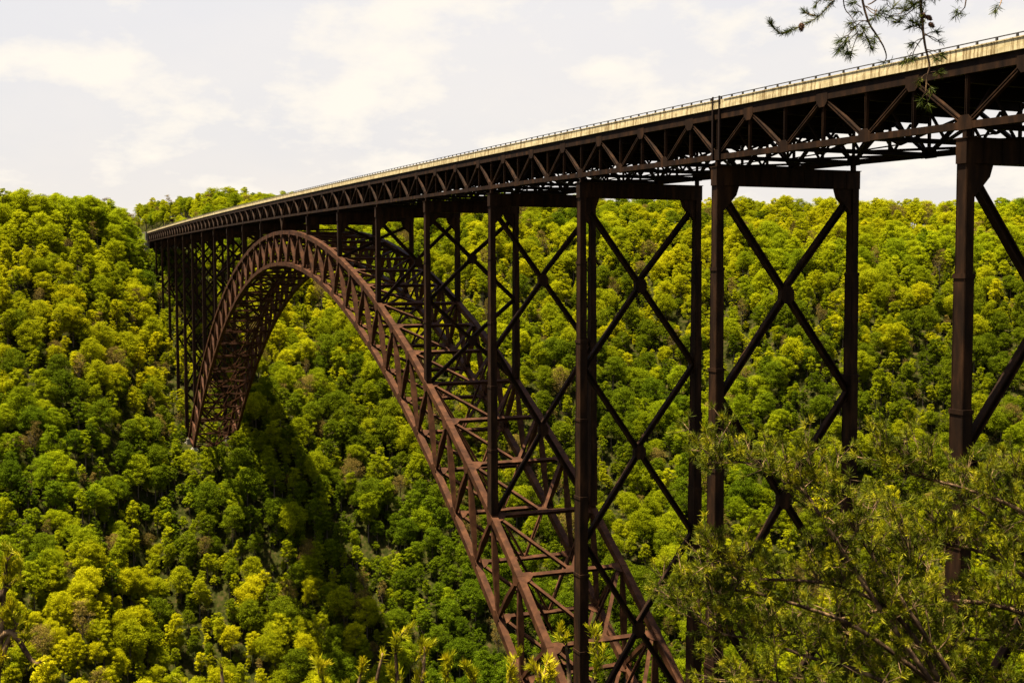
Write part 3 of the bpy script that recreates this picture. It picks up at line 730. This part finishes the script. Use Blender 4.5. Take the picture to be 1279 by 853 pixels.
    P3.twig(bez([A_(1155, -42, 6.15), A_(1150, 0), A_(1152, 24), A_(1153, 40), A_(1156, 60), A_(1161, 82), A_(1158, 96), A_(1156, 118)], 6), .0095, .003, 6)
    for i in range(26): P3.tuft(A_(1151+r.uniform(-1, 1), -12+i*1.9), tuple(rgt*r.uniform(-1, 1)-upv*.6), 6, .04, .8)
    for (x0, y0, x1, y1, n) in [(1153, 40, 1139, 26, 36), (1153, 38, 1136, 34, 30), (1154, 44, 1146, 30, 30), (1155, 45, 1172, 40, 26), (1155, 44, 1176, 54, 12), (1154, 48, 1138, 57, 30), (1139, 66, 1134, 76, 30), (1156, 62, 1178, 71, 36), (1158, 64, 1170, 76, 24), (1156, 66, 1140, 74, 26), (1140, 74, 1128, 80, 26), (1152, 5, 1166, -2, 24), (1151, 4, 1140, 8, 26), (1159, 92, 1148, 102, 20), (1157, 104, 1164, 114, 16), (1156, 116, 1150, 128, 22), (1156, 118, 1160, 134, 20), (1158, 92, 1175, 92, 26)]:
        tw(P3, [A_(x0, y0), A_((x0+x1)/2, (y0+y1)/2-2), A_(x1, y1)], n, .045)
    P3.twig(bez([A_(1154, 46), A_(1146, 56), A_(1140, 68), A_(1139, 76)], 4), .0035, .0016)
    P3.twig(bez([A_(1155, 42), A_(1166, 50), A_(1175, 54)], 4), .003, .0015)
    P3.twig(bez([A_(1211, -35, 6.25), A_(1206, 4), A_(1203, 12), A_(1193, 22)], 5), .0045, .0018)
    P3.twig(bez([A_(1256, -30, 6.3), A_(1250, 4), A_(1243, 16)], 5), .004, .0016)
    P3.tuft(A_(1243, 15), tuple(-upv-rgt*.3), 34, .05, .9); P3.tuft(A_(1193, 22), tuple(-upv-rgt*.3), 34, .05, .9); P3.tuft(A_(1196, 18), tuple(-rgt), 20, .04, .9); P3.tuft(A_(1198, -2), tuple(-upv), 30, .04, .9); P3.tuft(A_(1168, 0), tuple(-upv), 24, .04, .9)
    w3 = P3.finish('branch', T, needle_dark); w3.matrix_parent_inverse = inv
    for (x, y) in ((1157, 20), (1160, 29), (1150, 17)): cone('cone', A_(x, y), w3, .038, tuple(rgt*.5-upv*.4))
overhead()

def bushy(name_label, base_px, D, limbs, ntw, seed, nm, topz_px, L_=.06, group=None, nt_=26, updir=.5, twl=(.14, .42), wd_=.0022, mul_=1.4, nmul=1.6, sprd=.70):
    """A young pine: trunk from the slope, limbs given as photo paths, twigs and tufts along them."""
    r = np.random.default_rng(seed); top = at(base_px, topz_px, D); b = Vector((top.x, top.y, 0)); g = gz(b)
    T = empty('pine_tree', (b.x, b.y, g)); tag(T, name_label, 'tree', group); inv = Matrix.Translation((-b.x, -b.y, -g))
    m = MB(); m.tube([(b.x, b.y, g-.6), (b.x+.05, b.y, (g+top.z)/2), tuple(top)], [.07, .05, .012], 8); t = m.build('trunk', pinebark, T, True); t.matrix_parent_inverse = inv
    for pts, n_ in limbs:
        P_ = Pine(r, wd_, mul_); n_ = int(n_*nmul); pth = bez([tuple(at(x, y, D+dd)) for x, y, dd in pts], 8); P_.twig(pth, .021, .005, 6)
        L0 = len(pth)
        for i in range(n_):
            k = int(r.uniform(.08, 1)*(L0-1)); p = np.array(pth[k]); tan = np.array(pth[min(k+1, L0-1)])-np.array(pth[k-1]); tan /= np.linalg.norm(tan)+1e-9
            d = tan*.5+r.normal(size=3)*.55+np.array([0, 0, updir]); d /= np.linalg.norm(d); ln = r.uniform(*twl)
            q = [p, p+d*ln*.5+r.normal(size=3)*.012, p+d*ln+np.array([0, 0, .02])]; P_.twig([tuple(v) for v in q], .0050, .0020, 4)
            e1 = q[2]; dd_ = q[2]-q[1]; P_.tuft(e1, dd_, nt_, L_, sprd, .05)
            P_.tuft(q[1], dd_, nt_//2, L_, sprd, .05)
            for s_ in range(3):
                d2 = d*.6+r.normal(size=3)*.5+np.array([0, 0, updir*.6]); d2 /= np.linalg.norm(d2); a = p+d*ln*r.uniform(.3, .9); e2 = a+d2*ln*r.uniform(.25, .5)
                P_.twig([tuple(a), tuple(e2)], .0032, .0016, 3); P_.tuft(e2, d2, nt_, L_, sprd, .04)
        P_.tuft(pth[-1], pth[-1]-pth[-2], nt_, L_, .6)
        o = P_.finish('branch', T, nm); o.matrix_parent_inverse = inv
    return T
def lb(pts, n): return (pts, n)
bushy('tangled green pine filling the lower right corner in front of the bridge legs', 1330, 9.3, [
    lb([(1330, 700, 0), (1279, 641, 0), (1210, 612, .1), (1140, 592, .2), (1100, 572, .2)], 42),
    lb([(1330, 760, .2), (1250, 700, .2), (1180, 680, .1), (1120, 690, 0), (1060, 670, 0)], 46),
    lb([(1330, 790, -.2), (1260, 760, -.1), (1190, 750, 0), (1130, 757, .1), (1060, 770, .1), (1000, 790, .2), (965, 795, .2)], 60),
    lb([(1330, 830, .3), (1240, 800, .3), (1160, 800, .2), (1080, 820, .2)], 50),
    lb([(1330, 660, .5), (1290, 620, .5), (1262, 590, .5)], 14),
    lb([(1330, 880, 0), (1250, 860, 0), (1180, 858, 0), (1100, 840, 0), (1050, 812, 0)], 60),
    lb([(1330, 720, .8), (1240, 650, .8), (1190, 615, .8)], 26)], 0, 21, needle_mat, 640, .062)
bushy('dark limbed pine at lower right between the two tallest bridge legs', 1200, 8.6, [
    lb([(1200, 900, 0), (1120, 790, 0), (1060, 700, 0), (1022, 640, 0), (1000, 610, .1), (955, 583, .1), (905, 575, .2), (885, 572, .2)], 40),
    lb([(1200, 900, .1), (1130, 780, .1), (1060, 735, .1), (1000, 725, .1), (950, 722, .2), (915, 705, .2), (893, 690, .2)], 40),
    lb([(1200, 860, 0), (1120, 740, 0), (1060, 650, .1), (1015, 590, .1)], 26),
    lb([(1200, 930, .2), (1100, 850, .2), (1010, 820, .2), (950, 800, .2), (900, 790, .2), (868, 770, .2)], 42),
    lb([(1200, 940, -.2), (1080, 890, -.2), (960, 850, 0), (910, 850, 0)], 34),
    lb([(1200, 880, .3), (1150, 760, .3), (1125, 640, .3)], 24),
    lb([(1200, 880, .4), (1080, 790, .4), (1010, 760, .4), (930, 738, .4), (880, 740, .4), (850, 742, .4)], 30)], 0, 22, needle_mat, 870, .060)
SAP = [
    ('pine sapling tips at the left edge of the view in front of the hillside', -22, 5.6, [([(-8, 900, 0), (0, 800, 0), (5, 740, 0), (8, 695, 0)], 9), ([(-5, 800, 0), (15, 790, 0), (40, 825, 0), (52, 826, 0)], 3), ([(-10, 760, 0), (8, 735, 0), (22, 722, 0)], 5), ([(-8, 850, 0), (10, 800, 0), (24, 778, 0)], 3)], 700),
    ('low yellow-tipped pine shoot under the bridge shadow, left of the taller tips', 415, 6.0, [([(415, 960, 0), (410, 880, 0), (400, 838, 0)], 7), ([(415, 940, 0), (440, 880, 0), (452, 836, 0)], 7)], 900),
    ('tallest yellow-tipped pine sapling at the bottom centre, left of the near arch rib', 505, 6.0, [([(505, 960, 0), (497, 860, 0), (493, 795, 0)], 12), ([(505, 960, 0), (525, 870, 0), (531, 806, 0)], 10), ([(505, 960, 0), (470, 880, 0), (478, 815, 0)], 7), ([(505, 960, 0), (550, 880, 0), (560, 835, 0)], 7)], 880),
    ('yellow green pine sapling top at the bottom edge beside the lower arch chord', 610, 6.2, [([(610, 960, 0), (596, 880, 0), (590, 836, 0)], 8), ([(610, 960, 0), (630, 880, 0), (640, 830, 0)], 8)], 900),
    ('yellow pine sapling in front of the near arch rib at the bottom edge', 715, 5.8, [([(715, 960, 0), (712, 860, 0), (706, 792, 0)], 8), ([(715, 960, 0), (738, 870, 0), (747, 812, 0)], 7), ([(715, 960, 0), (690, 880, 0), (672, 836, 0)], 6)], 880),
    ('small yellow pine tip low at the bottom left', 285, 6.0, [([(285, 960, 0), (280, 880, 0), (276, 828, 0)], 5), ([(285, 960, 0), (240, 900, 0), (225, 850, 0)], 3)], 900),
]
for lab, bx, D, limbs, tp in SAP:
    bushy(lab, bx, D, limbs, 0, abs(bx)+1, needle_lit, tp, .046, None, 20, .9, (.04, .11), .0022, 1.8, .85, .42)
